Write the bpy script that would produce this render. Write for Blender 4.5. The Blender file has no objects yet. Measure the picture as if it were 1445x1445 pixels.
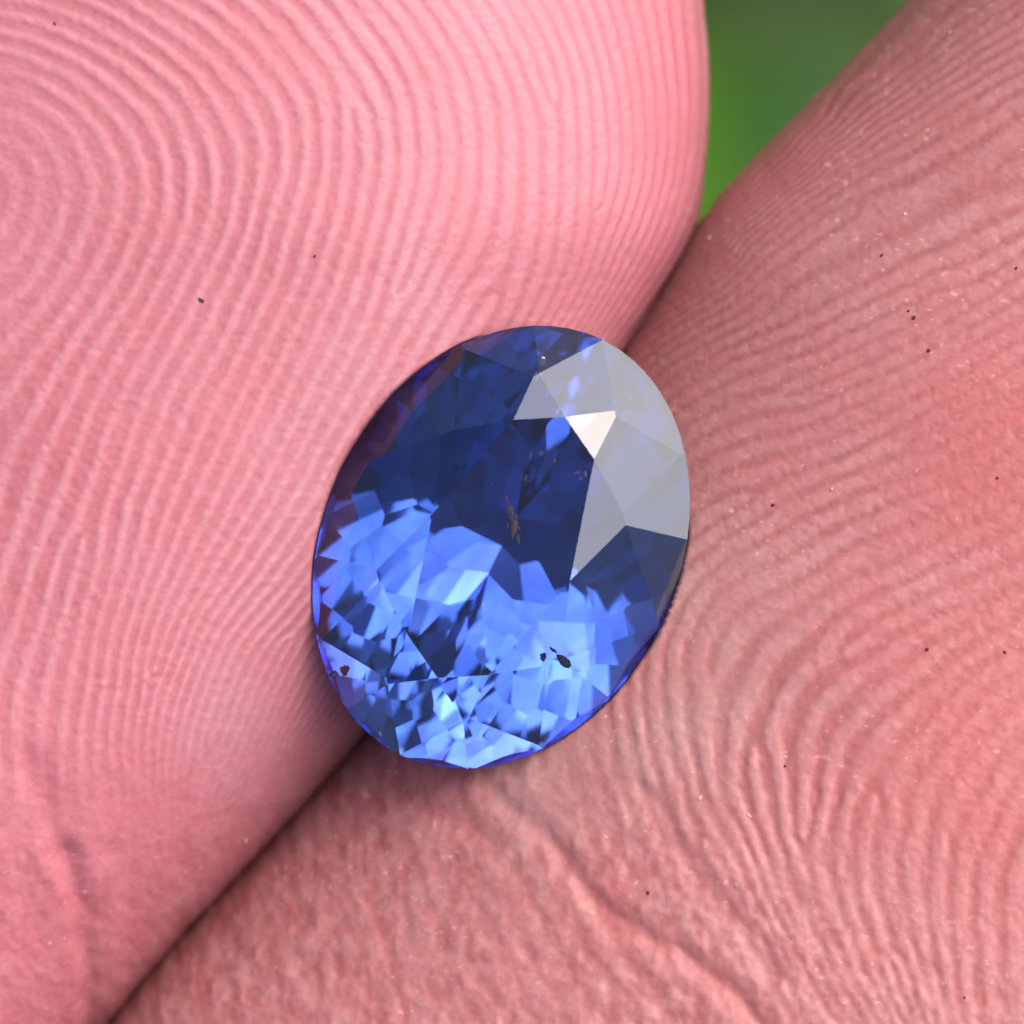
import bpy, math, random
import numpy as np
from mathutils import Vector, Matrix

# 1 Blender unit = 1 cm; the photograph is 17 mm wide at the gem
S = bpy.context.scene
S.unit_settings.scale_length = 0.01
random.seed(7); RNG = np.random.default_rng(11)
R_ = math.radians
PX = 850.0                                     # photograph pixels per cm
def X_(px): return (px - 722.5) / PX
def Y_(py): return -(py - 722.5) / PX

# ------------------------------------------------------------------ camera, sky, sun, exposure
DIST = 11.0
cam = bpy.data.cameras.new('camera'); co = bpy.data.objects.new('camera', cam)
S.collection.objects.link(co); S.camera = co
co.location = (0, 0, DIST - 0.12)
cam.sensor_width = 36; cam.lens = 36 * DIST / 1.7
cam.clip_start = 0.05; cam.clip_end = 20000
cam.dof.use_dof = True; cam.dof.focus_distance = DIST + 0.0
cam.dof.aperture_fstop = cam.lens / 1000 / 0.30

SUN_EL, SUN_AZ = 42.0, 54.0                    # azimuth measured from +Y towards +X (image up to image right)
w = bpy.data.worlds.new('World'); S.world = w; w.use_nodes = True
nt = w.node_tree; bg = nt.nodes['Background']
sky = nt.nodes.new('ShaderNodeTexSky'); sky.sky_type = 'NISHITA'; sky.sun_disc = False
sky.sun_elevation = R_(SUN_EL); sky.sun_rotation = R_(SUN_AZ)
sky.air_density = 1.0; sky.dust_density = 4.5; sky.ozone_density = 1.0
nt.links.new(sky.outputs[0], bg.inputs[0]); bg.inputs[1].default_value = 0.09
sl = bpy.data.lights.new('sun', 'SUN'); so = bpy.data.objects.new('sun', sl); S.collection.objects.link(so)
sl.energy = 3.35; sl.angle = R_(91); sl.color = (1.0, 0.98, 0.975)
sd = Vector((math.sin(R_(SUN_AZ)) * math.cos(R_(SUN_EL)), math.cos(R_(SUN_AZ)) * math.cos(R_(SUN_EL)), math.sin(R_(SUN_EL))))
so.rotation_euler = sd.to_track_quat('Z', 'Y').to_euler()
so.location = sd * 30
S.view_settings.view_transform = 'Standard'; S.view_settings.look = 'None'
S.view_settings.exposure = 0.74; S.view_settings.gamma = 1
S.render.engine = 'CYCLES'
S.cycles.use_denoising = True
S.cycles.max_bounces = 24; S.cycles.transmission_bounces = 20; S.cycles.glossy_bounces = 20
S.cycles.sample_clamp_indirect = 12

# ------------------------------------------------------------------ helpers
def link(name, me, mats=(), parent=None):
    o = bpy.data.objects.new(name, me); S.collection.objects.link(o)
    for m in mats: me.materials.append(m)
    if parent: o.parent = parent
    return o
def tag(o, label=None, cat=None, group=None, kind=None):
    if label: o['label'] = label
    if cat: o['category'] = cat
    if group: o['group'] = group
    if kind: o['kind'] = kind
    return o
def pyme(name, v, f, smooth=False):
    me = bpy.data.meshes.new(name); me.from_pydata([tuple(map(float, p)) for p in v], [], f); me.update()
    if smooth: me.polygons.foreach_set('use_smooth', [True] * len(me.polygons))
    return me
def grid_mesh(name, P, cyclic=True):
    n, m, _ = P.shape
    me = bpy.data.meshes.new(name)
    me.vertices.add(n * m); me.vertices.foreach_set('co', P.reshape(-1).astype(np.float32))
    ii, jj = np.meshgrid(np.arange(n - 1), np.arange(m if cyclic else m - 1), indexing='ij')
    j2 = (jj + 1) % m
    F = np.stack([ii * m + jj, ii * m + j2, (ii + 1) * m + j2, (ii + 1) * m + jj], -1).reshape(-1, 4)
    k = len(F)
    me.loops.add(k * 4); me.loops.foreach_set('vertex_index', F.reshape(-1).astype(np.int32))
    me.polygons.add(k); me.polygons.foreach_set('loop_start', np.arange(k, dtype=np.int32) * 4)
    me.polygons.foreach_set('loop_total', np.full(k, 4, np.int32))
    me.polygons.foreach_set('use_smooth', np.ones(k, bool))
    me.update(calc_edges=True)
    return me
def nodes(name):
    m = bpy.data.materials.new(name); m.use_nodes = True
    n = m.node_tree; n.nodes.clear(); out = n.nodes.new('ShaderNodeOutputMaterial')
    def N(t, **k):
        nd = n.nodes.new('ShaderNode' + t)
        for a, b in k.items():
            if a.startswith('_'): setattr(nd, a[1:], b)
            else: nd.inputs[a.replace('__', ' ')].default_value = b
        return nd
    return m, N, n.links.new, out
_tab = RNG.random((256, 256)).astype(np.float64)
def vnoise(x, y):                                # smooth value noise in -1..1
    xi = np.floor(x).astype(int); yi = np.floor(y).astype(int)
    fx = x - xi; fy = y - yi
    fx = fx * fx * fx * (fx * (fx * 6 - 15) + 10); fy = fy * fy * fy * (fy * (fy * 6 - 15) + 10)
    a = _tab[xi & 255, yi & 255]; b = _tab[(xi + 1) & 255, yi & 255]
    c = _tab[xi & 255, (yi + 1) & 255]; d = _tab[(xi + 1) & 255, (yi + 1) & 255]
    return 2 * ((a * (1 - fx) + b * fx) * (1 - fy) + (c * (1 - fx) + d * fx) * fy) - 1
def fbm(x, y, o=3):
    s = 0; a = 1; t = 0
    for k in range(o):
        s = s + a * vnoise(x * 2 ** k + 17.3 * k, y * 2 ** k + 5.1 * k); t += a; a *= .5
    return s / t
def sstep(a, b, x):
    t = np.clip((x - a) / (b - a), 0, 1); return t * t * (3 - 2 * t)

class RBF:                                       # thin plate spline through traced ridge lines
    def __init__(s, pts, vals, lam=2e-3):
        P = np.array(pts, float) / 500.0; n = len(P)
        r = np.linalg.norm(P[:, None] - P[None], axis=2); K = s.k(r) + lam * np.eye(n)
        A = np.zeros((n + 3, n + 3)); A[:n, :n] = K; A[:n, n] = 1; A[:n, n + 1:] = P; A[n, :n] = 1; A[n + 1:, :n] = P.T
        b = np.zeros(n + 3); b[:n] = vals
        s.w = np.linalg.solve(A, b); s.P = P
    @staticmethod
    def k(r): return r * r * np.log(r + 1e-9)
    def __call__(s, px, py):
        sh = px.shape; q = np.stack([px.ravel(), py.ravel()], 1) / 500.0; out = np.empty(len(q)); n = len(s.P)
        for i in range(0, len(q), 40000):
            c = q[i:i + 40000]; d2 = ((c[:, None, 0] - s.P[None, :, 0]) ** 2 + (c[:, None, 1] - s.P[None, :, 1]) ** 2)
            out[i:i + 40000] = (0.5 * d2 * np.log(d2 + 1e-18)) @ s.w[:n] + s.w[n] + c @ s.w[n + 1:]
        return out.reshape(sh)
def curves(spec, step=70):
    pts = []; vals = []
    for phi, c in spec:
        c = np.array(c, float)
        if len(c) == 1: pts.append(c[0]); vals.append(phi); continue
        L = np.r_[0, np.cumsum(np.linalg.norm(np.diff(c, axis=0), axis=1))]
        n = max(2, int(L[-1] / step))
        for t in np.linspace(0, L[-1], n):
            pts.append((np.interp(t, L, c[:, 0]), np.interp(t, L, c[:, 1]))); vals.append(phi)
    return RBF(pts, vals)
def polydist(px, py, line):
    best = np.full(px.shape, 1e9)
    for (x0, y0), (x1, y1) in zip(line[:-1], line[1:]):
        dx, dy = x1 - x0, y1 - y0
        t = np.clip(((px - x0) * dx + (py - y0) * dy) / (dx * dx + dy * dy), 0, 1)
        best = np.minimum(best, np.hypot(px - x0 - t * dx, py - y0 - t * dy))
    return best
def ramp_axis(segs):                             # [(start, end, count), ...] -> joined sample positions
    a = [np.linspace(s, e, n, endpoint=False) for s, e, n in segs]
    return np.r_[tuple(a)]
def cspl(xs, ys, q):                             # monotone-ish cubic through points (Catmull-Rom tangents)
    xs = np.array(xs, float); ys = np.array(ys, float); m = np.gradient(ys, xs)
    i = np.clip(np.searchsorted(xs, q) - 1, 0, len(xs) - 2); h = xs[i + 1] - xs[i]; t = np.clip((q - xs[i]) / h, 0, 1)
    return ((2*t**3-3*t**2+1)*ys[i] + (t**3-2*t**2+t)*h*m[i] + (-2*t**3+3*t**2)*ys[i+1] + (t**3-t**2)*h*m[i+1])

# ------------------------------------------------------------------ gem
GZ = -0.165                                      # girdle height
GC = ((707.5) , (771.5))
ROT = R_(90 - 26.0)
h = 0.100; gt = 0.006                            # crown height above the girdle, half girdle thickness
q = 1 / 1833.0
def V3(u, v, z): return np.array([u * q, v * q, z])
A_, B_ = 694 * q, 533 * q
def el(phi, r=1.0): return np.array([A_ * r * math.cos(phi), B_ * r * math.sin(phi), gt])
def plane3(a, b, c):
    n = np.cross(b - a, c - a); n /= np.linalg.norm(n)
    if n[2] < 0: n = -n
    return n, float(n @ a)
Tn = [V3(433, 0, h + gt), V3(358, 134, h + gt), V3(0, 228, h + gt)]
Gn = [el(0), el(math.pi / 4), el(math.pi / 2)]
S1 = V3(517, 125, gt + h * .68); S2 = V3(223, 306, gt + h * .745)
Mm = [el(math.pi / 8), el(3 * math.pi / 8)]
base = []                                        # (name, n, d) of one quadrant
base.append(('kite_facet', *plane3(Tn[0], Gn[0], Tn[0] + np.array([0, 1, 0]))))
P4 = np.stack([Tn[1], Gn[1], S1, S2]); c4 = np.c_[P4[:, :2], np.ones(4)]
cf, *_ = np.linalg.lstsq(c4, P4[:, 2], rcond=None); n = np.array([-cf[0], -cf[1], 1.0]); n /= np.linalg.norm(n)
base.append(('kite_facet', n, float(n @ Tn[1])))
base.append(('kite_facet', *plane3(Tn[2], Gn[2], Tn[2] + np.array([1, 0, 0]))))
base.append(('star_facet', *plane3(Tn[0], Tn[1], S1))); base.append(('star_facet', *plane3(Tn[1], Tn[2], S2)))
for s_, g_, m_ in ((S1, Gn[0], Mm[0]), (S1, Gn[1], Mm[0]), (S2, Gn[1], Mm[1]), (S2, Gn[2], Mm[1])):
    base.append(('upper_girdle_facet', *plane3(s_, g_, m_)))
planes = [('table_facet', np.array([0, 0, 1.0]), h + gt)]
seen = set()
for nm, n, d in base:
    for sx in (1, -1):
        for sy in (1, -1):
            nn = n * np.array([sx, sy, 1]); key = tuple(np.round(nn, 5))
            if key in seen: continue
            seen.add(key); planes.append((nm, nn, d))
NG = 64
for i in range(NG):
    f = 2 * math.pi * (i + .5) / NG; nh = np.array([math.cos(f) / A_, math.sin(f) / B_, 0]); nh /= np.linalg.norm(nh)
    planes.append(('girdle', nh, float(nh @ np.array([A_ * math.cos(f), B_ * math.sin(f), 0]))))
PAV = [(60.0, 0.05), (47.5, 0.055), (45.0, 0.055), (41.5, 0.05), (39.0, 0.0)]   # slope of each tier, its drop; last tier closes the keel
JIT = 0.03
GAM = 0.15
PN = (16, 16, 16, 16, 16)
POFF = (0.5, 0.0, 0.5, 0.0, 0.5)
for k in range(len(PAV)):
    for i in range(PN[k]):
        f = 2 * math.pi * (i + POFF[k]) / PN[k] + JIT * math.sin(5 * i + k); nh = np.array([math.cos(f) / A_, math.sin(f) / B_, 0]); nh /= np.linalg.norm(nh)
        p = float(nh @ np.array([A_ * math.cos(f), B_ * math.sin(f), 0])); st = (p / B_) ** GAM
        x0, z0 = p, -gt
        for kk_ in range(k): x0 -= PAV[kk_][1] / math.tan(R_(PAV[kk_][0])) * st; z0 -= PAV[kk_][1]
        sl_ = math.tan(R_(PAV[k][0])) / st
        r1, z1, r2, z2 = x0 / p, z0, (x0 - 0.05) / p, z0 - 0.05 * sl_
        a = np.array([r1 * p, z1]); b = np.array([r2 * p, z2]); e = b - a; nn2 = np.array([-e[1], e[0]]); nn2 /= np.linalg.norm(nn2)
        if nn2[1] > 0: nn2 = -nn2
        n3 = np.array([nh[0] * nn2[0], nh[1] * nn2[0], nn2[1]])
        planes.append(('pavilion_facet', n3, float(nn2 @ a)))
def clip(poly, n, d):
    out = []; m = len(poly)
    for i in range(m):
        a, b = poly[i], poly[(i + 1) % m]; da, db = n @ a - d, n @ b - d
        if da <= 0: out.append(a)
        if (da < 0 < db) or (db < 0 < da): out.append(a + (b - a) * (da / (da - db)))
    return out
polys = []
for i, (nm, n, d) in enumerate(planes):
    t1 = np.cross(n, [0, 0, 1.0] if abs(n[2]) < .9 else [1.0, 0, 0]); t1 /= np.linalg.norm(t1); t2 = np.cross(n, t1)
    poly = [n * d + 3 * (x * t1 + y * t2) for x, y in ((1, 1), (-1, 1), (-1, -1), (1, -1))]
    for j, (_, n2, d2) in enumerate(planes):
        if j != i: poly = clip(poly, n2, d2)
        if len(poly) < 3: break
    if len(poly) < 3: continue
    a = sum(np.cross(poly[k] - poly[0], poly[k + 1] - poly[0]) for k in range(1, len(poly) - 1))
    if np.linalg.norm(a) / 2 < 2e-7: continue
    if a @ n < 0: poly = poly[::-1]
    polys.append((nm, poly))
vt = []
def vid(p):
    for i, v in enumerate(vt):
        if abs(v[0] - p[0]) + abs(v[1] - p[1]) + abs(v[2] - p[2]) < 4e-5: return i
    vt.append(p); return len(vt) - 1
facets = []
for nm, poly in polys:
    ids = []
    for p in poly:
        k = vid(p)
        if k not in ids: ids.append(k)
    if len(ids) >= 3: facets.append((nm, ids))

KG = (DIST - GZ) / DIST
TILT = (0.0, 0.0)   # degrees
GROT = Matrix.Rotation(R_(TILT[0]), 3, 'X') @ Matrix.Rotation(R_(TILT[1]), 3, 'Y') @ Matrix.Rotation(ROT, 3, 'Z')
GEM_LOW = [(np.array(GROT @ Vector(n)), d * KG) for nm, n, d in planes if n[2] < -0.05]
GEM_SIDE = [(np.array(GROT @ Vector(n)), d * KG) for nm, n, d in planes if abs(n[2]) <= 0.05]
def press(P):                                    # soft skin yields where the stone sits in it
    x = P[..., 0] - X_(GC[0]) * KG; y = P[..., 1] - Y_(GC[1]) * KG
    near = np.hypot(x, y) < 0.5
    zl = np.full(x.shape, -9.0)
    for n, d in GEM_LOW: zl[near] = np.maximum(zl[near], (d + 0.006 - n[0] * x[near] - n[1] * y[near]) / n[2])
    e = np.full(x.shape, -9.0)
    for n, d in GEM_SIDE: e[near] = np.maximum(e[near], n[0] * x[near] + n[1] * y[near] - d)
    lim = GZ + np.where(e < 0.002, zl, zl + (e - 0.002) * 14)
    near &= e < 0.05
    P = P.copy(); P[..., 2] = np.where(near, np.minimum(P[..., 2], lim), P[..., 2]); return P

# ------------------------------------------------------------------ materials
def skin_mat(name, ridge, furrow, blush, rough=0.36):
    m, N, L, out = nodes(name)
    p = N('BsdfPrincipled', Roughness=rough, IOR=1.4)
    p.inputs['Subsurface Weight'].default_value = 0.35
    p.inputs['Subsurface Radius'].default_value = (1.0, 0.35, 0.2)
    p.inputs['Subsurface Scale'].default_value = 0.022
    p.inputs['Specular IOR Level'].default_value = 0.4
    a = N('Attribute', _attribute_name='ridge'); b = N('Attribute', _attribute_name='blush')
    g = N('Attribute', _attribute_name='fleck')
    tc = N('TexCoord')
    n1 = N('TexNoise', Scale=7.0, Detail=5.0, Roughness=0.6); L(tc.outputs['Object'], n1.inputs['Vector'])
    n2 = N('TexNoise', Scale=95.0, Detail=4.0, Roughness=0.65); L(tc.outputs['Object'], n2.inputs['Vector'])
    n3 = N('TexNoise', Scale=330.0, Detail=2.0, Roughness=0.6); L(tc.outputs['Object'], n3.inputs['Vector'])
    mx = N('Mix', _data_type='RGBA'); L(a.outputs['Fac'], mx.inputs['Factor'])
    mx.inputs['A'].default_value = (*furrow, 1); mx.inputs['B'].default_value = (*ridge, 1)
    pl = N('Attribute', _attribute_name='pale_sheen'); mp_ = N('Mix', _data_type='RGBA'); L(mx.outputs['Result'], mp_.inputs['A']); L(pl.outputs['Fac'], mp_.inputs['Factor'])
    mp_.inputs['B'].default_value = (ridge[0] * .92, ridge[1] * 1.28, ridge[2] * 1.2, 1)  # paler tint that carries the painted sheen
    mb = N('Mix', _data_type='RGBA'); mb.inputs['B'].default_value = (*blush, 1)
    add = N('Math', _operation='MULTIPLY_ADD'); L(n1.outputs['Fac'], add.inputs[0]); add.inputs[1].default_value = 1.1
    sub = N('Math', _operation='SUBTRACT'); L(b.outputs['Fac'], sub.inputs[0]); sub.inputs[1].default_value = 0.52
    L(sub.outputs[0], add.inputs[2]); cl = N('Clamp'); L(add.outputs[0], cl.inputs[0]); L(cl.outputs[0], mb.inputs['Factor'])
    L(mp_.outputs['Result'], mb.inputs['A'])
    st_ = N('Attribute', _attribute_name='side_tan_shade'); ms_ = N('Mix', _data_type='RGBA'); L(mb.outputs['Result'], ms_.inputs['A']); L(st_.outputs['Fac'], ms_.inputs['Factor'])
    ms_.inputs['B'].default_value = (.215, .088, .078, 1)  # browner side skin, with shade near the contour put into the colour
    # fine mottling and dry pale flecks
    mr = N('MapRange'); mr.inputs['From Min'].default_value = .3; mr.inputs['From Max'].default_value = .7
    mr.inputs['To Min'].default_value = .91; mr.inputs['To Max'].default_value = 1.08; L(n2.outputs['Fac'], mr.inputs['Value'])
    vm = N('VectorMath', _operation='SCALE'); L(ms_.outputs['Result'], vm.inputs[0]); L(mr.outputs[0], vm.inputs['Scale'])
    mf = N('Mix', _data_type='RGBA'); mf.inputs['B'].default_value = (.80, .52, .47, 1)
    L(g.outputs['Fac'], mf.inputs['Factor']); L(vm.outputs[0], mf.inputs['A'])
    L(mf.outputs['Result'], p.inputs['Base Color'])
    bp = N('Bump', Strength=0.20, Distance=0.003); L(n2.outputs['Fac'], bp.inputs['Height'])
    b2 = N('Bump', Strength=0.22, Distance=0.0012); L(n3.outputs['Fac'], b2.inputs['Height']); L(bp.outputs[0], b2.inputs['Normal'])
    L(b2.outputs[0], p.inputs['Normal'])
    L(p.outputs[0], out.inputs['Surface'])
    return m
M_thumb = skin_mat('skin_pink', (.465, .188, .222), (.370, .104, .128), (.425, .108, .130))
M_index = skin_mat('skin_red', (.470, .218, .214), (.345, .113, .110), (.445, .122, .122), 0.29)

# ------------------------------------------------------------------ left finger
RIGHT_EDGE = [(-900, 560), (-700, 760), (-450, 900), (-200, 968), (0, 990), (100, 998), (220, 996), (330, 978), (460, 908), (600, 820),
              (755, 718), (900, 620), (1040, 520), (1160, 412), (1300, 278), (1440, 160), (1600, 52), (1900, -90), (2400, -150), (4200, -250)]
THUMB_PH = curves([
    (0, [(-15, 275)]), (2, [(-60, 205), (0, 190), (45, 215), (68, 270), (52, 340), (0, 400)]),
    (5.5, [(-150, 90), (0, 80), (120, 130), (190, 210), (197, 300), (150, 410), (60, 530), (0, 640), (-60, 800)]),
    (11.5, [(-200, -60), (0, -65), (160, -30), (300, 55), (385, 150), (402, 250), (352, 400), (255, 575), (195, 720), (130, 920), (105, 1050), (95, 1200)]),
    (22, [(-100, -410), (150, -370), (350, -270), (500, -160), (645, 0), (712, 115), (717, 250), (685, 380), (590, 560), (442, 770), (330, 920), (276, 1070), (255, 1200)]),
    (30, [(300, -520), (600, -330), (760, -150), (858, 0), (898, 150), (895, 280), (850, 400), (780, 520), (620, 730), (450, 950), (370, 1100), (320, 1200)]),
    (35, [(930, -150), (962, 0), (975, 130), (972, 240), (950, 330), (870, 460), (760, 610), (570, 880), (470, 1020), (370, 1140), (240, 1290)]),
    (8.5, [(10, 1000), (5, 1150)]), (4.5, [(-120, 1050), (-180, 700)]), (6, [(-200, 300)]), (12, [(-420, 300)]), (24, [(-800, 300), (-900, 900)])])
INDEX_PH = curves([
    (0, [(1500, 960), (1445, 985), (1370, 1030), (1315, 1100), (1290, 1200), (1300, 1330), (1330, 1480)]),
    (-5, [(1600, 1120), (1480, 1250), (1480, 1450)]),
    (7, [(1600, 625), (1445, 710), (1320, 772), (1200, 835), (1085, 893), (1047, 970), (1042, 1070), (1072, 1195), (1112, 1295), (1175, 1400), (1230, 1480)]),
    (10, [(1600, 515), (1445, 598), (1250, 692), (1100, 758), (985, 815), (935, 900), (925, 990), (962, 1120), (1020, 1235), (1090, 1350), (1150, 1460)]),
    (14, [(1600, 400), (1445, 470), (1300, 545), (1150, 612), (1000, 665), (900, 760), (840, 900), (830, 1040), (880, 1190), (960, 1330), (1060, 1470)]),
    (21, [(1600, 180), (1445, 262), (1300, 342), (1150, 412), (1000, 482), (930, 520)]),
    (27, [(1600, -40), (1445, 55), (1300, 145), (1180, 226), (1070, 310), (985, 400)]),
    (31.5, [(1500, -60), (1380, 10), (1200, 160), (1060, 285), (990, 350)]),
    (33.5, [(1400, -110), (1280, 10), (1100, 220), (1000, 320)]),
    (18, [(680, 1100), (740, 1250), (830, 1400), (900, 1500)]), (22.5, [(550, 1150), (600, 1300), (680, 1500)]),
    (28, [(380, 1280), (430, 1500)])])
MINUT = {'thumb': [(560, 420, 1), (780, 150, 1), (470, 690, 1), (120, 760, -1), (700, 420, -1),
                   (840, 300, 1), (220, 950, 1), (410, 900, -1), (500, 160, -1), (300, 1050, 1)],
         'index': [(1200, 300, 1), (1100, 560, -1), (1350, 420, 1), (1280, 640, -1), (1050, 700, 1), (1400, 250, -1), (1150, 160, 1), (1180, 920, -1),
                   (1060, 1050, 1), (1130, 1180, -1), (1230, 1120, 1), (990, 1180, 1), (1350, 860, 1), (1000, 950, -1), (1250, 1350, 1), (930, 1300, -1), (1400, 620, 1), (1080, 420, 1)]}

def relief(px, py, which):
    """height (cm) along the normal, ridge 0..1, blush 0..1, fleck 0..1 at photograph coordinates"""
    ph = (THUMB_PH if which == 'thumb' else INDEX_PH)(px, py)
    for mx, my, sg in MINUT[which]: ph = ph + sg * np.arctan2(py - my, px - mx) / (2 * math.pi)
    kw = 0.55 if which == 'thumb' else 1.0
    ph = ph + 0.22 * kw * fbm(px / 80, py / 80, 3) + 0.06 * kw * fbm(px / 16 + 40, py / 16, 2)
    c = np.cos(2 * math.pi * ph)
    wid = 0.35 * fbm(px / 120 + 9, py / 120, 2)
    if which == 'thumb':
        prof = np.tanh(1.5 * (c - 0.35 + 0.95 * sstep(300, 750, px - 0.3 * (py - 250)) + wid))
        amp = (1 - 0.93 * sstep(900, 1200, py + 0.25 * px - 60)) * (0.80 + 0.30 * fbm(px / 90, py / 90 + 30, 2))
        amp = amp * (0.5 + 0.5 * sstep(40, 260, px + 0.6 * np.abs(py - 270)))
        bead = 1 + 0.12 * fbm(px / 13, py / 13, 2)
        h = 0.00135 * amp * prof * bead * (0.8 + 0.5 * fbm(px / 26 + 71, py / 26, 2))
        low = sstep(950, 1250, py + 0.2 * px - 60)
        h = h - 0.0007 * sstep(.3, .9, c) * sstep(.30, .60, fbm(px / 7, py / 7 + 90, 2)) * amp
        ridge = np.clip(0.5 + 0.5 * prof * amp, 0, 1)
    else:
        top = 1 - sstep(800, 980, py)
        prof = np.tanh(1.4 * (c + 0.05 + 0.5 * top + wid))
        amp = (0.45 + 0.30 * fbm(px / 80, py / 80 + 30, 2)) * (1 - 0.2 * top) + 0.12
        amp = amp + 0.35 * np.exp(-(((px - 1060) / 150) ** 2 + ((py - 1050) / 190) ** 2))
        base = sstep(1020, 1300, py + 0.55 * (1000 - px))
        amp = amp * (1 - 0.65 * base)
        bead = 0.75 + 0.55 * fbm(px / 17, py / 17, 2) * (1 - 0.5 * top)
        amp = amp * (0.62 + 0.55 * sstep(-.45, .35, fbm(px / 34 + 21, py / 34, 3)))
        h = 0.0024 * amp * prof * bead
        low = base
        ridge = np.clip(0.42 + 0.5 * prof * amp * 1.5 + 0.12 * fbm(px / 15, py / 15 + 7, 2), 0, 1)
        # small cross cracks between the ridges of the upper part
        cr = np.exp(-(fbm(px / 19 + 3, py / 19, 3) / 0.07) ** 2) * top
        h = h - 0.0009 * cr
    # coarse papery bumps where the print fades out
    n1 = fbm(px / 24 + 60, py / 34, 3); n2 = np.abs(fbm(px / 36, py / 48 + 12, 3))
    h = h + low * (0.0022 * n1 + 0.0034 * (0.35 - n2))
    h = h + 0.0006 * fbm(px / 9, py / 9, 2) + 0.004 * fbm(px / 260, py / 260, 2)
    ridge = np.clip(ridge + low * (0.35 * n1 + 0.45 * fbm(px / 13 + 9, py / 17, 2)), 0, 1)
    fl = fbm(px / 7 + 80, py / 7 + 33, 2); dens = fbm(px / 150, py / 150 + 70, 2)
    if which == 'thumb':
        fleck = sstep(.66, .95, fl + 0.10 * dens) * (0.05 + low * 0.35)
        blush = 0.10 + 0.35 * sstep(800, 1400, py) + 0.15 * sstep(650, 950, px) + 0.28 * np.exp(-((px - 350) ** 2 + (py - 60) ** 2) / 130 ** 2)
        pale_sheen = 0.55 * np.exp(-(polydist(px, py, [(560, 470), (440, 640), (400, 820), (330, 1000)]) / 95) ** 2) * (0.4 + 0.6 * ridge)  # sheen on the pad painted as a paler band of skin colour
        lines = [([(100, 1200), (122, 1290), (134, 1370), (132, 1500)], 0.008, 15), ([(52, 1080), (75, 1150), (100, 1200)], 0.004, 22)]
    else:
        fleck = sstep(.64, .98, fl + 0.16 * dens) * 0.45
        blush = 0.15 + 0.55 * np.exp(-(((px - 1420) / 220) ** 2 + ((py - 620) / 160) ** 2)) + 0.6 * np.exp(-(((px - 1400) / 200) ** 2 + ((py - 1060) / 220) ** 2)) \
            + 0.3 * np.exp(-(polydist(px, py, [(790, 1200), (880, 1300), (985, 1350), (1050, 1420)]) / 22) ** 2)
        pale_sheen = 0.45 * np.exp(-(polydist(px, py, [(1000, 820), (1000, 980), (900, 1080), (740, 1120)]) / 80) ** 2)  # paler band of skin colour below the stone
        lines = [([(700, 1110), (770, 1180), (850, 1280), (960, 1335), (1040, 1400), (1100, 1480)], 0.0055, 15),
                 ([(560, 1090), (600, 1130), (690, 1170)], 0.004, 18),
                 ([(905, 1110), (950, 1180), (1010, 1260), (1100, 1370)], 0.003, 14)]
    for ln, dep, wd in lines:
        d = polydist(px + 8 * fbm(px / 40, py / 40, 2), py + 8 * fbm(px / 40 + 5, py / 40, 2), ln)
        h = h - dep * np.exp(-(d / wd) ** 2) + dep * 0.3 * np.exp(-((d - 2.2 * wd) / (1.4 * wd)) ** 2)
        ridge = ridge * (1 - 0.5 * np.exp(-(d / wd) ** 2))
    side_tan_shade = np.zeros_like(px)
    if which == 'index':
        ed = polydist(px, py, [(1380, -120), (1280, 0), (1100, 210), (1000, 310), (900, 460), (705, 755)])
        side_tan_shade = 0.75 * np.exp(-ed / 130) * (0.8 + 0.3 * fbm(px / 50, py / 50 + 44, 3))  # brown side skin and the shade of the averted slope, both in the colour
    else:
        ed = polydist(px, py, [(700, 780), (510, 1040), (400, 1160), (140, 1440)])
        side_tan_shade = 0.55 * np.exp(-ed / 90) * (0.8 + 0.3 * fbm(px / 50, py / 50 + 44, 3))  # contact shade along the crease painted into the skin colour
    pale_sheen = np.clip(pale_sheen * (0.75 + 0.5 * fbm(px / 60 + 4, py / 60, 3)), 0, 1)
    return h, ridge, np.clip(blush, 0, 1), fleck, pale_sheen, np.clip(side_tan_shade, 0, 1)

def finish_finger(name, P, fade, which, mat):
    """P: rows x ring of points; displace along the normal and store the skin attributes"""
    du = np.roll(P, -1, 1) - np.roll(P, 1, 1); dv = np.gradient(P, axis=0)
    n = np.cross(du, dv); n /= np.linalg.norm(n, axis=2, keepdims=True) + 1e-12
    k = DIST / (DIST - P[..., 2])
    px = P[..., 0] * k * PX + 722.5; py = -P[..., 1] * k * PX + 722.5
    h, ridge, blush, fleck, pale_sheen, side_tan_shade = relief(px, py, which)
    top = fade * sstep(-0.15, 0.1, n[..., 2])
    h = h * top; ridge = ridge * top + 0.5 * (1 - top)
    Q = press(P + n * h[..., None])
    me = grid_mesh(name, Q)
    for an, av in (('ridge', ridge), ('blush', blush), ('fleck', fleck * top), ('pale_sheen', pale_sheen * top), ('side_tan_shade', side_tan_shade)):
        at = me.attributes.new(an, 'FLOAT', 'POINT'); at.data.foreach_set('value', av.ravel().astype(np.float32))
    return link(name, me, [mat]), Q, n
def ring(ncoarse, dense0, dense1, ndense):       # angles: dense between dense0..dense1, coarse elsewhere
    a = np.linspace(dense0, dense1, ndense, endpoint=False); b = np.linspace(dense1, dense0 + 2 * math.pi, ncoarse, endpoint=False)
    return np.r_[a, b]
def sect(th, n): return np.sign(np.cos(th)) * np.abs(np.cos(th)) ** (2 / n), np.sign(np.sin(th)) * np.abs(np.sin(th)) ** (2 / n)
def sect2(th, n):                                # superellipse sampled by direction: even spacing
    c, s = np.cos(th), np.sin(th); r = (np.abs(c) ** n + np.abs(s) ** n) ** (-1 / n); return r * c, r * s

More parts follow.
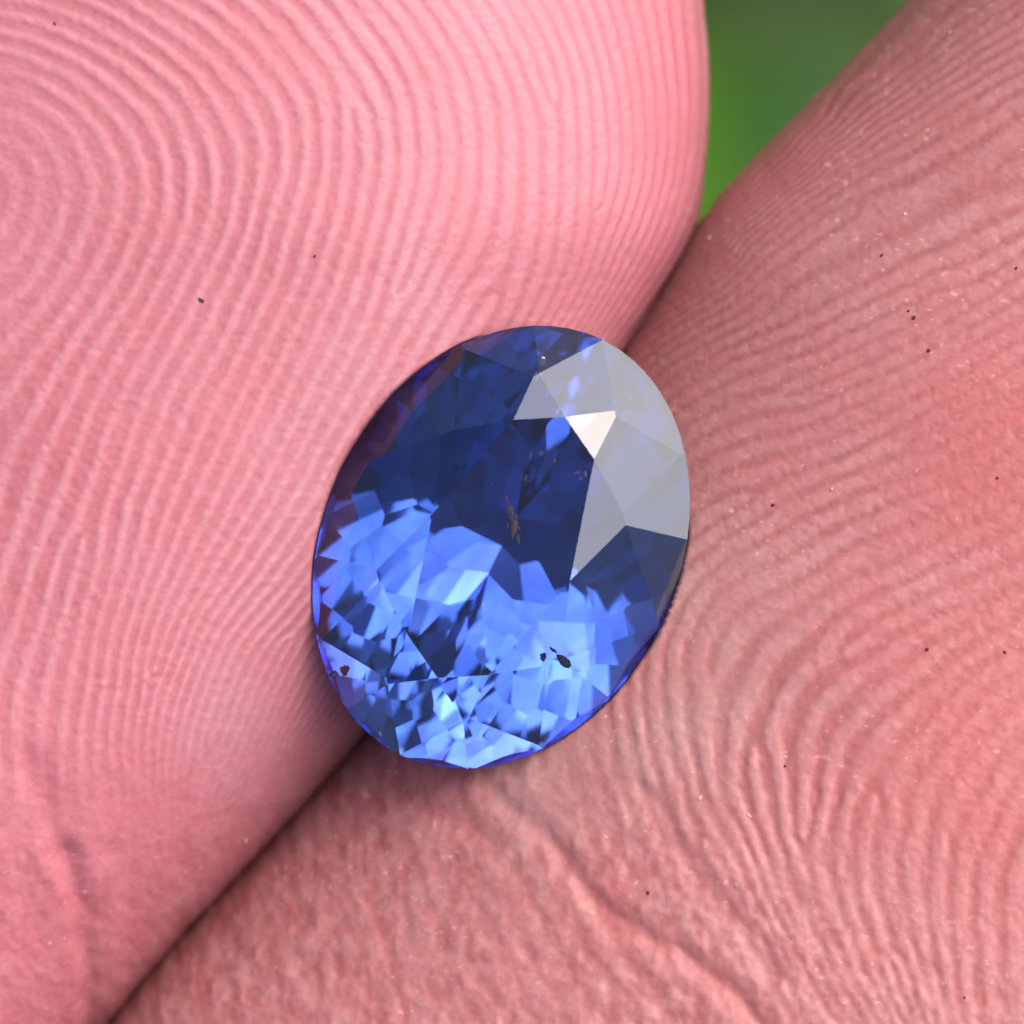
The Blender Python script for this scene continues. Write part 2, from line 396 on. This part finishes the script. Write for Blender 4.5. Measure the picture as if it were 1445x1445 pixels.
TH_TOP = 0.0; TH_H = 0.60
yy = ramp_axis([(-900, -260, 40), (-260, 1500, 800), (1500, 1800, 20), (1800, 4200, 40)]); yy = np.r_[yy, 4200]
xr = cspl([p[0] for p in RIGHT_EDGE], [p[1] for p in RIGHT_EDGE], yy)
half = np.interp(yy, [-900, 0, 400, 900, 1440, 1900, 4200], [900, 1000, 960, 800, 640, 640, 820])
xl = xr - 2 * half
xc = (xr + xl) / 2
endf = np.sqrt(np.clip(1 - ((-yy - 200) / 705) ** 2, 0.0005, 1)); endf = np.where(yy < -200, endf, 1)   # rounded tip
th = ring(70, -0.25, 1.95, 640)
ca, sa = sect2(th, 2.25)
zc = TH_TOP - TH_H
KP = (DIST + 0.5) / DIST
Z = zc + TH_H * endf[:, None] * sa[None] - 0.00 * yy[:, None]
wloc = (half * endf)[:, None] * ca[None]
XX = X_(xc[:, None] + wloc) ; XX = XX * (1 + (KP - 1) * np.clip(ca, 0, 1)[None])
YY = np.repeat(Y_(yy)[:, None], len(th), 1) * (1 + (KP - 1) * np.clip(ca, 0, 1)[None])
Pt = np.stack([XX, YY, Z], -1)
fade = (sstep(-420, -260, yy) * (1 - sstep(1490, 1600, yy)))[:, None] * np.ones(len(th))[None]
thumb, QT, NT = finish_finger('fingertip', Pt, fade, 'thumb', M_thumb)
tag(thumb, 'bright pink fingertip with a whorl print, at the left of the blue gem', 'finger')

# ------------------------------------------------------------------ right finger
E = np.array([0.6207, 0.7841]); T = np.array([0.7841, -0.6207])         # along (up right), across (down right), world axes
O = np.array([X_(140), Y_(1440)])
ss = ramp_axis([(-2000, -900, 30), (-900, -330, 40), (-330, 2350, 950), (2350, 2700, 20), (2700, 5000, 30)]); ss = np.r_[ss, 5000]
tc_ = cspl([-2000, -900, 0, 380, 545, 885, 1245, 1480, 1530, 1690, 1840, 2300, 5000], [400, 130, 4, 26, 34, 10, -20, -36, -32, -14, 0, 40, 0], ss)
halfi = np.interp(ss, [-2000, 0, 1200, 2300, 5000], [620, 800, 830, 850, 900])
endf = np.where(ss < -800, np.sqrt(np.clip(1 - ((-ss - 800) / 1205) ** 2, 0.0005, 1)), 1)
th2 = ring(70, math.pi / 2 - 0.75, math.pi + 0.25, 640)
ca, sa = sect2(th2, 2.3)
IN_H = 0.60; zi = -0.03 - IN_H
cen = tc_ + halfi
tt = cen[:, None] + (halfi * endf)[:, None] * ca[None]
Zi = zi + IN_H * endf[:, None] * sa[None]
XX = O[0] + (E[0] * ss[:, None] + T[0] * tt) / PX; YY = O[1] + (E[1] * ss[:, None] + T[1] * tt) / PX
kk = 1 + (KP - 1) * np.clip(-ca, 0, 1)[None]
XX = XX * kk; YY = YY * kk
Pi = np.stack([XX, YY, Zi], -1)
fade = (sstep(-600, -330, ss) * (1 - sstep(2330, 2500, ss)))[:, None] * np.ones(len(th2))[None]
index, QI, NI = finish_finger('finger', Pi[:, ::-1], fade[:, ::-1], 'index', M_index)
tag(index, 'darker reddish finger with faded ridges, at the right of and below the blue gem', 'finger')

#GEM_START
def gem_mat():
    m, N, L, out = nodes('sapphire')
    tc = N('TexCoord'); no = N('TexNoise', Scale=10.0, Detail=5.0); L(tc.outputs['Object'], no.inputs['Vector'])
    rp = N('ValToRGB'); rp.color_ramp.elements[0].position = .3; rp.color_ramp.elements[0].color = (.30, .41, .75, 1)
    rp.color_ramp.elements[1].position = .7; rp.color_ramp.elements[1].color = (.47, .61, .85, 1)
    L(no.outputs['Fac'], rp.inputs['Fac'])
    nv = N('TexNoise', Scale=5.0, Detail=2.0); nv.inputs['Distortion'].default_value = .6; L(tc.outputs['Object'], nv.inputs['Vector'])
    rv = N('MapRange'); rv.inputs['From Min'].default_value = .45; rv.inputs['From Max'].default_value = .7; rv.inputs['To Max'].default_value = .4; L(nv.outputs['Fac'], rv.inputs['Value'])
    vi = N('Mix', _data_type='RGBA'); L(rv.outputs[0], vi.inputs['Factor']); L(rp.outputs[0], vi.inputs['A']); vi.inputs['B'].default_value = (.53, .50, .86, 1)
    front = N('BsdfPrincipled', Roughness=0.0, IOR=1.77); front.inputs['Transmission Weight'].default_value = 1
    L(vi.outputs['Result'], front.inputs['Base Color'])
    BR = 0.045
    oi = N('ObjectInfo'); mr = N('MapRange'); mr.inputs['To Min'].default_value = .70; mr.inputs['To Max'].default_value = 1.12; L(oi.outputs['Random'], mr.inputs['Value'])
    vm = N('VectorMath', _operation='SCALE'); L(vi.outputs['Result'], vm.inputs[0]); L(mr.outputs[0], vm.inputs['Scale'])
    back = N('BsdfGlass', Roughness=BR, IOR=1.77); L(vm.outputs[0], back.inputs['Color'])
    g = N('NewGeometry'); mx = N('MixShader'); L(g.outputs['Backfacing'], mx.inputs[0]); L(front.outputs[0], mx.inputs[1]); L(back.outputs[0], mx.inputs[2])
    L(mx.outputs[0], out.inputs['Surface']); return m
M_gem = gem_mat()
gem = bpy.data.objects.new('gemstone', None); S.collection.objects.link(gem); gem.empty_display_size = .1
tag(gem, 'oval faceted blue gemstone resting in the groove where the two fingers meet', 'gemstone')
gem.location = (X_(GC[0]) * KG, Y_(GC[1]) * KG, GZ)
gem.rotation_euler = GROT.to_euler()
gem.scale = (KG, KG, KG)
for nm in ('table_facet', 'star_facet', 'kite_facet', 'upper_girdle_facet', 'pavilion_facet'):
    for n_, ids in facets:
        if n_ == nm:
            link(nm, pyme(nm, [vt[i] for i in ids], [list(range(len(ids)))]), [M_gem], gem)
gi = [ids for n_, ids in facets if n_ == 'girdle']; used = sorted({i for f in gi for i in f}); mp = {i: k for k, i in enumerate(used)}
link('girdle', pyme('girdle', [vt[i] for i in used], [[mp[i] for i in f] for f in gi]), [M_gem], gem)

# natural inclusions inside the stone, plus a glint modelled as pale solids
def plain(name, col, rough=0.6, spec=0.3):
    m, N, L, out = nodes(name); p = N('BsdfPrincipled', Roughness=rough); p.inputs['Specular IOR Level'].default_value = spec
    tc = N('TexCoord'); no = N('TexNoise', Scale=160.0, Detail=3.0); L(tc.outputs['Object'], no.inputs['Vector'])
    mr = N('MapRange'); mr.inputs['To Min'].default_value = .6; mr.inputs['To Max'].default_value = 1.35; L(no.outputs['Fac'], mr.inputs['Value'])
    vm = N('VectorMath', _operation='SCALE'); vm.inputs[0].default_value = col; L(mr.outputs[0], vm.inputs['Scale']); L(vm.outputs[0], p.inputs['Base Color'])
    L(p.outputs[0], out.inputs['Surface']); return m
def pebble(name, size, seed, sub=2, rough=.3):
    import bmesh
    bm = bmesh.new(); bmesh.ops.create_icosphere(bm, subdivisions=sub, radius=1); rr = random.Random(seed)
    for v in bm.verts:
        k = 1 + rr.uniform(-rough, rough); v.co = Vector((v.co.x * size[0] * k, v.co.y * size[1] * k, v.co.z * size[2] * k))
    me = bpy.data.meshes.new(name); bm.to_mesh(me); bm.free(); return me
M_brown = plain('rusty_mineral', (.62, .27, .15)); M_black = plain('black_crystal', (.015, .018, .05), .3)
M_white = plain('pale_speck_glint', (.42, .34, .42), .6, .2)  # colour of the pale specks and of the painted glint
def inclusion(name, px, py, z, sx, sy, rot, mat, seed, rg=.3):
    o = link(name, pebble(name, (sx / PX / 2, sy / PX / 2, min(sx, sy) / PX / 3), seed, 2, rg), [mat], gem)
    v = Matrix.Rotation(-ROT, 3, 'Z') @ Vector(((px - GC[0]) / PX, -(py - GC[1]) / PX, z))
    o.location = v; o.rotation_euler = (0, 0, R_(rot) - ROT); return o
for k, (px, py, sx, sy, rt) in enumerate([(721, 722, 7, 22, 12), (726, 743, 8, 26, -6), (716, 706, 4, 10, 25), (731, 760, 4, 15, 4), (728, 728, 4, 5, 0), (717, 741, 3, 6, 0), (733, 745, 3, 5, 0)]):
    inclusion('crystal_inclusion', px, py, .085, sx, sy, rt, M_brown, 40 + k, .4)
inclusion('crystal_inclusion', 792, 927, .045, 8, 23, 50, M_black, 3, .5); inclusion('crystal_inclusion', 761, 919, .045, 8, 12, 10, M_black, 4, .5)
inclusion('crystal_inclusion', 776, 911, .045, 4, 13, 55, M_black, 5)
inclusion('crystal_inclusion', 493, 941, .012, 13, 18, -50, M_black, 6, .4); inclusion('crystal_inclusion', 475, 949, .010, 10, 15, -65, M_black, 7, .4)
for k, (px, py, sx, sy, rt) in enumerate([(763, 641, 9, 9, 0), (748, 645, 5, 15, -20), (781, 652, 6, 7, 0), (741, 676, 5, 11, -20), (812, 668, 11, 6, 10), (824, 670, 6, 9, 0),
        (818, 676, 6, 5, 0), (694, 683, 4, 4, 0), (765, 516, 9, 22, -14), (757, 540, 7, 14, -20)]):  # the last two paint a white glint as small pale solids
    inclusion('inclusion_and_glint', px, py, .088 if py > 560 else .05, sx * .8, sy * .8, rt, M_white, 60 + k, .35)
#GEM_END

# ------------------------------------------------------------------ specks of dust and dry skin on the fingers
M_dust = plain('dark_dust', (.085, .028, .026), .8, .1); M_flake = plain('dry_skin', (.62, .38, .32), .6, .3)
def on_skin(px, py):
    best = None
    for Q, Nn in ((QT, NT), (QI, NI)):
        k = DIST / (DIST - Q[..., 2]); d = (Q[..., 0] * k * PX + 722.5 - px) ** 2 + (-Q[..., 1] * k * PX + 722.5 - py) ** 2
        d = np.where(Nn[..., 2] > 0.05, d, 1e9)
        i = np.unravel_index(np.argmin(d), d.shape)
        if d[i] < 60 and (best is None or Q[i][2] > best[0][2]): best = (Q[i], Nn[i])
    return best
SPECKS = [(289, 428, 8, 15, -15, 'largest dark speck on the pink finger, elongated, left of the blue gem'),
    (448, 366, 6, 5, 0, 'tiny dark speck on the pink finger above and left of the blue gem'),
    (85, 42, 6, 5, 0, 'tiny dark speck on the pink finger near the top left corner of the photo'),
    (1240, 364, 8, 6, 10, 'small dark speck highest of the row on the reddish finger'),
    (1283, 450, 10, 8, 20, 'dark speck with a crumb beside it on the reddish finger, upper right'),
    (1277, 441, 7, 4, -20, 'tiny dark crumb touching the larger dark speck on the reddish finger'),
    (1304, 499, 9, 8, 0, 'round black speck on the reddish finger, lowest of the upper right row'),
    (1087, 714, 8, 7, 0, 'dark speck on the reddish finger just right of the blue gem'),
    (1427, 382, 7, 5, 0, 'dark speck on the reddish finger at the upper right edge of the photo'),
    (1398, 675, 7, 5, 0, 'faint dark speck on the reddish finger at the right edge, middle height'),
    (1303, 915, 8, 7, 0, 'dark speck on the blushed part of the reddish finger, lower right'),
    (1411, 917, 5, 9, 0, 'narrow dark speck on the reddish finger near the right edge, lower right'),
    (1105, 1077, 6, 5, 0, 'tiny dark speck among the curved ridges below and right of the gem'),
    (913, 1253, 8, 6, 30, 'dark speck beside the diagonal skin fold at the bottom'),
    (1356, 1400, 5, 5, 0, 'tiny dark speck near the bottom right corner of the photo')]
for k, (px, py, a, b, rt, lab) in enumerate(SPECKS):
    r = on_skin(px, py)
    if r is None: continue
    p, n = r; o = link('dust_speck', pebble('dust_speck', (a * .68 / PX / 2, b * .68 / PX / 2, .0016), 90 + k, 2, .25), [M_dust])
    o.location = Vector(p) + Vector(n) * .0008; o.rotation_euler = (Vector(n).to_track_quat('Z', 'Y').to_matrix() @ Matrix.Rotation(R_(rt), 3, 'Z')).to_euler()
    tag(o, lab, 'speck', 'dark dust specks on the skin')
FL = [(999, 340, 11, 9, 'largest pale flake, at the corner where both fingers and the green background meet'),
      (1335, 52, 7, 5, 'tiny pale flake on the reddish finger near its upper edge'), (1272, 306, 8, 6, 'small pale flake on the ridges in the upper right'),
      (1168, 91 + 600, 6, 5, 'tiny pale flake on the reddish finger right of the blue gem'), (985, 1122, 10, 6, 'glossy pale flake on a ridge below and right of the gem'),
      (1052, 1145, 5, 12, 'narrow pale flake on the curved ridges below and right of the gem'), (351, 1181, 7, 6, 'pale flake beside the dark crease on the pink finger')]
for k, (px, py, a, b, lab) in enumerate(FL):
    r = on_skin(px, py)
    if r is None: continue
    p, n = r; o = link('skin_flake', pebble('skin_flake', (a * .7 / PX / 2, b * .7 / PX / 2, .0015), 190 + k, 2, .3), [M_flake])
    o.location = Vector(p) + Vector(n) * .0012; o.rotation_euler = Vector(n).to_track_quat('Z', 'Y').to_euler()
    tag(o, lab, 'skin flake', 'pale flakes of dry skin')

# ------------------------------------------------------------------ greenery far below
m, N, L, out = nodes('lawn'); p = N('BsdfPrincipled', Roughness=.9); tc = N('TexCoord')
n1 = N('TexNoise', Scale=0.25, Detail=6.0); L(tc.outputs['Object'], n1.inputs['Vector']); rp = N('ValToRGB')
rp.color_ramp.elements[0].position = .35; rp.color_ramp.elements[0].color = (.020, .035, .012, 1); rp.color_ramp.elements[1].position = .7; rp.color_ramp.elements[1].color = (.05, .12, .02, 1)
L(n1.outputs['Fac'], rp.inputs['Fac']); L(rp.outputs[0], p.inputs['Base Color']); L(p.outputs[0], out.inputs['Surface'])
n = 60; gx, gy = np.meshgrid(np.linspace(-1, 1, n), np.linspace(-1, 1, n), indexing='ij')
gx = np.sign(gx) * np.abs(gx) ** 3 * 8000; gy = np.sign(gy) * np.abs(gy) ** 3 * 8000
gz = -75 + 1.2 * fbm(gx / 40, gy / 40, 3)
G = np.stack([gx, gy, gz], -1)[:, ::-1]; me = grid_mesh('ground', G, False)
tag(link('ground', me, [m]), 'dark green grassy ground far below the hand', None, None, 'structure')
def leaf_mat(name, c1, c2):
    m, N, L, out = nodes(name); p = N('BsdfPrincipled', Roughness=.8); p.inputs['Specular IOR Level'].default_value = .15; tc = N('TexCoord')
    wv = N('TexWave', Scale=2.2, Distortion=1.5, Detail=2.0); L(tc.outputs['Object'], wv.inputs['Vector'])
    mx = N('Mix', _data_type='RGBA'); mx.inputs['A'].default_value = (*c1, 1); mx.inputs['B'].default_value = (*c2, 1); L(wv.outputs['Fac'], mx.inputs['Factor'])
    L(mx.outputs['Result'], p.inputs['Base Color']); tr = N('BsdfTranslucent'); L(mx.outputs['Result'], tr.inputs['Color'])
    ms = N('MixShader'); ms.inputs[0].default_value = .3; L(p.outputs[0], ms.inputs[1]); L(tr.outputs[0], ms.inputs[2]); L(ms.outputs[0], out.inputs['Surface']); return m
M_leaf = [leaf_mat('leaf_green', (.072, .20, .006), (.09, .245, .010)), leaf_mat('leaf_pale', (.085, .20, .05), (.10, .24, .065)), leaf_mat('leaf_dark', (.035, .06, .018), (.05, .085, .025))]
def leaf_mesh(w, l, mat):
    nu, nv = 12, 7; P = np.zeros((nu + 1, nv, 3))
    for i in range(nu + 1):
        t = i / nu; ww = w * (math.sin(math.pi * min(t * 1.02, 1)) ** .75) * (1 - .25 * t) + .01
        for j in range(nv):
            s_ = j / (nv - 1) * 2 - 1
            P[i, j] = (s_ * ww / 2, t * l, .22 * w * abs(s_) * ww / w + .5 * l * .25 * math.sin(math.pi * t) + .03 * math.sin(9 * t + 3 * s_))
    me = grid_mesh('leaf', P, False); me.materials.append(mat); return me
LM = [leaf_mesh(1.5, 3.6, mt) for mt in M_leaf]
def at(px, py, z):
    k = (DIST - z) / DIST; return X_(px) * k, Y_(py) * k, z
plants = [('broad green leaves of a low plant, blurred in the gap between the two fingers', 0, [(1010, 300, -34, 20), (1060, 190, -36, -60), (960, 120, -37, 60), (1120, 330, -35, 120), (1000, 420, -36, 200), (900, 330, -38, 80)]),
          ('pale grey green leaves of a plant, blurred behind the upper edge of the reddish finger', 1, [(1290, 60, -30, -40), (1330, 130, -31, -50), (1230, -90, -31, 230), (1330, -30, -32, 90)]),
          ('dark brownish green leaves of a plant, blurred beside the top of the pink finger', 2, [(960, -90, -29, 70), (1060, -180, -30, 90), (900, -60, -29, 150)])]
for lab, mi, lv in plants:
    x0, y0, _ = at(*lv[0][:3]); root = bpy.data.objects.new('leafy_plant', None); S.collection.objects.link(root)
    root.location = (x0, y0, -75); tag(root, lab, 'plant', 'blurred plants behind the fingers')
    rr = random.Random(mi + 5)
    extra = [(lv[0][0] + rr.uniform(-700, 700), lv[0][1] - 200 + rr.uniform(-700, 700), rr.uniform(-48, -40), rr.uniform(0, 360)) for _ in range(22)]
    for (px, py, z, rz) in lv + extra:
        x, y, z = at(px, py, z); o = bpy.data.objects.new('leaf', LM[mi]); S.collection.objects.link(o); o.parent = root
        a = R_(rz); o.location = (x - x0 + 1.8 * math.sin(a), y - y0 - 1.8 * math.cos(a), z + 75); o.rotation_euler = (rr.uniform(-.25, .25), rr.uniform(-.25, .25), a)
        b = np.array([o.location.x, o.location.y, o.location.z]); a0 = np.array([0, 0, -1.0]); rings = []
        for t in np.linspace(0, 1, 8):
            c = a0 * (1 - t) + b * t + np.array([b[0], b[1], 0]) * .3 * math.sin(math.pi * t)
            rings.append([c + .09 * (1.3 - t) * np.array([math.cos(q_), math.sin(q_), 0]) for q_ in np.linspace(0, 2 * math.pi, 7)[:-1]])
        st = link('stem', grid_mesh('stem', np.array(rings)[:, ::-1]), [M_leaf[mi]], root)
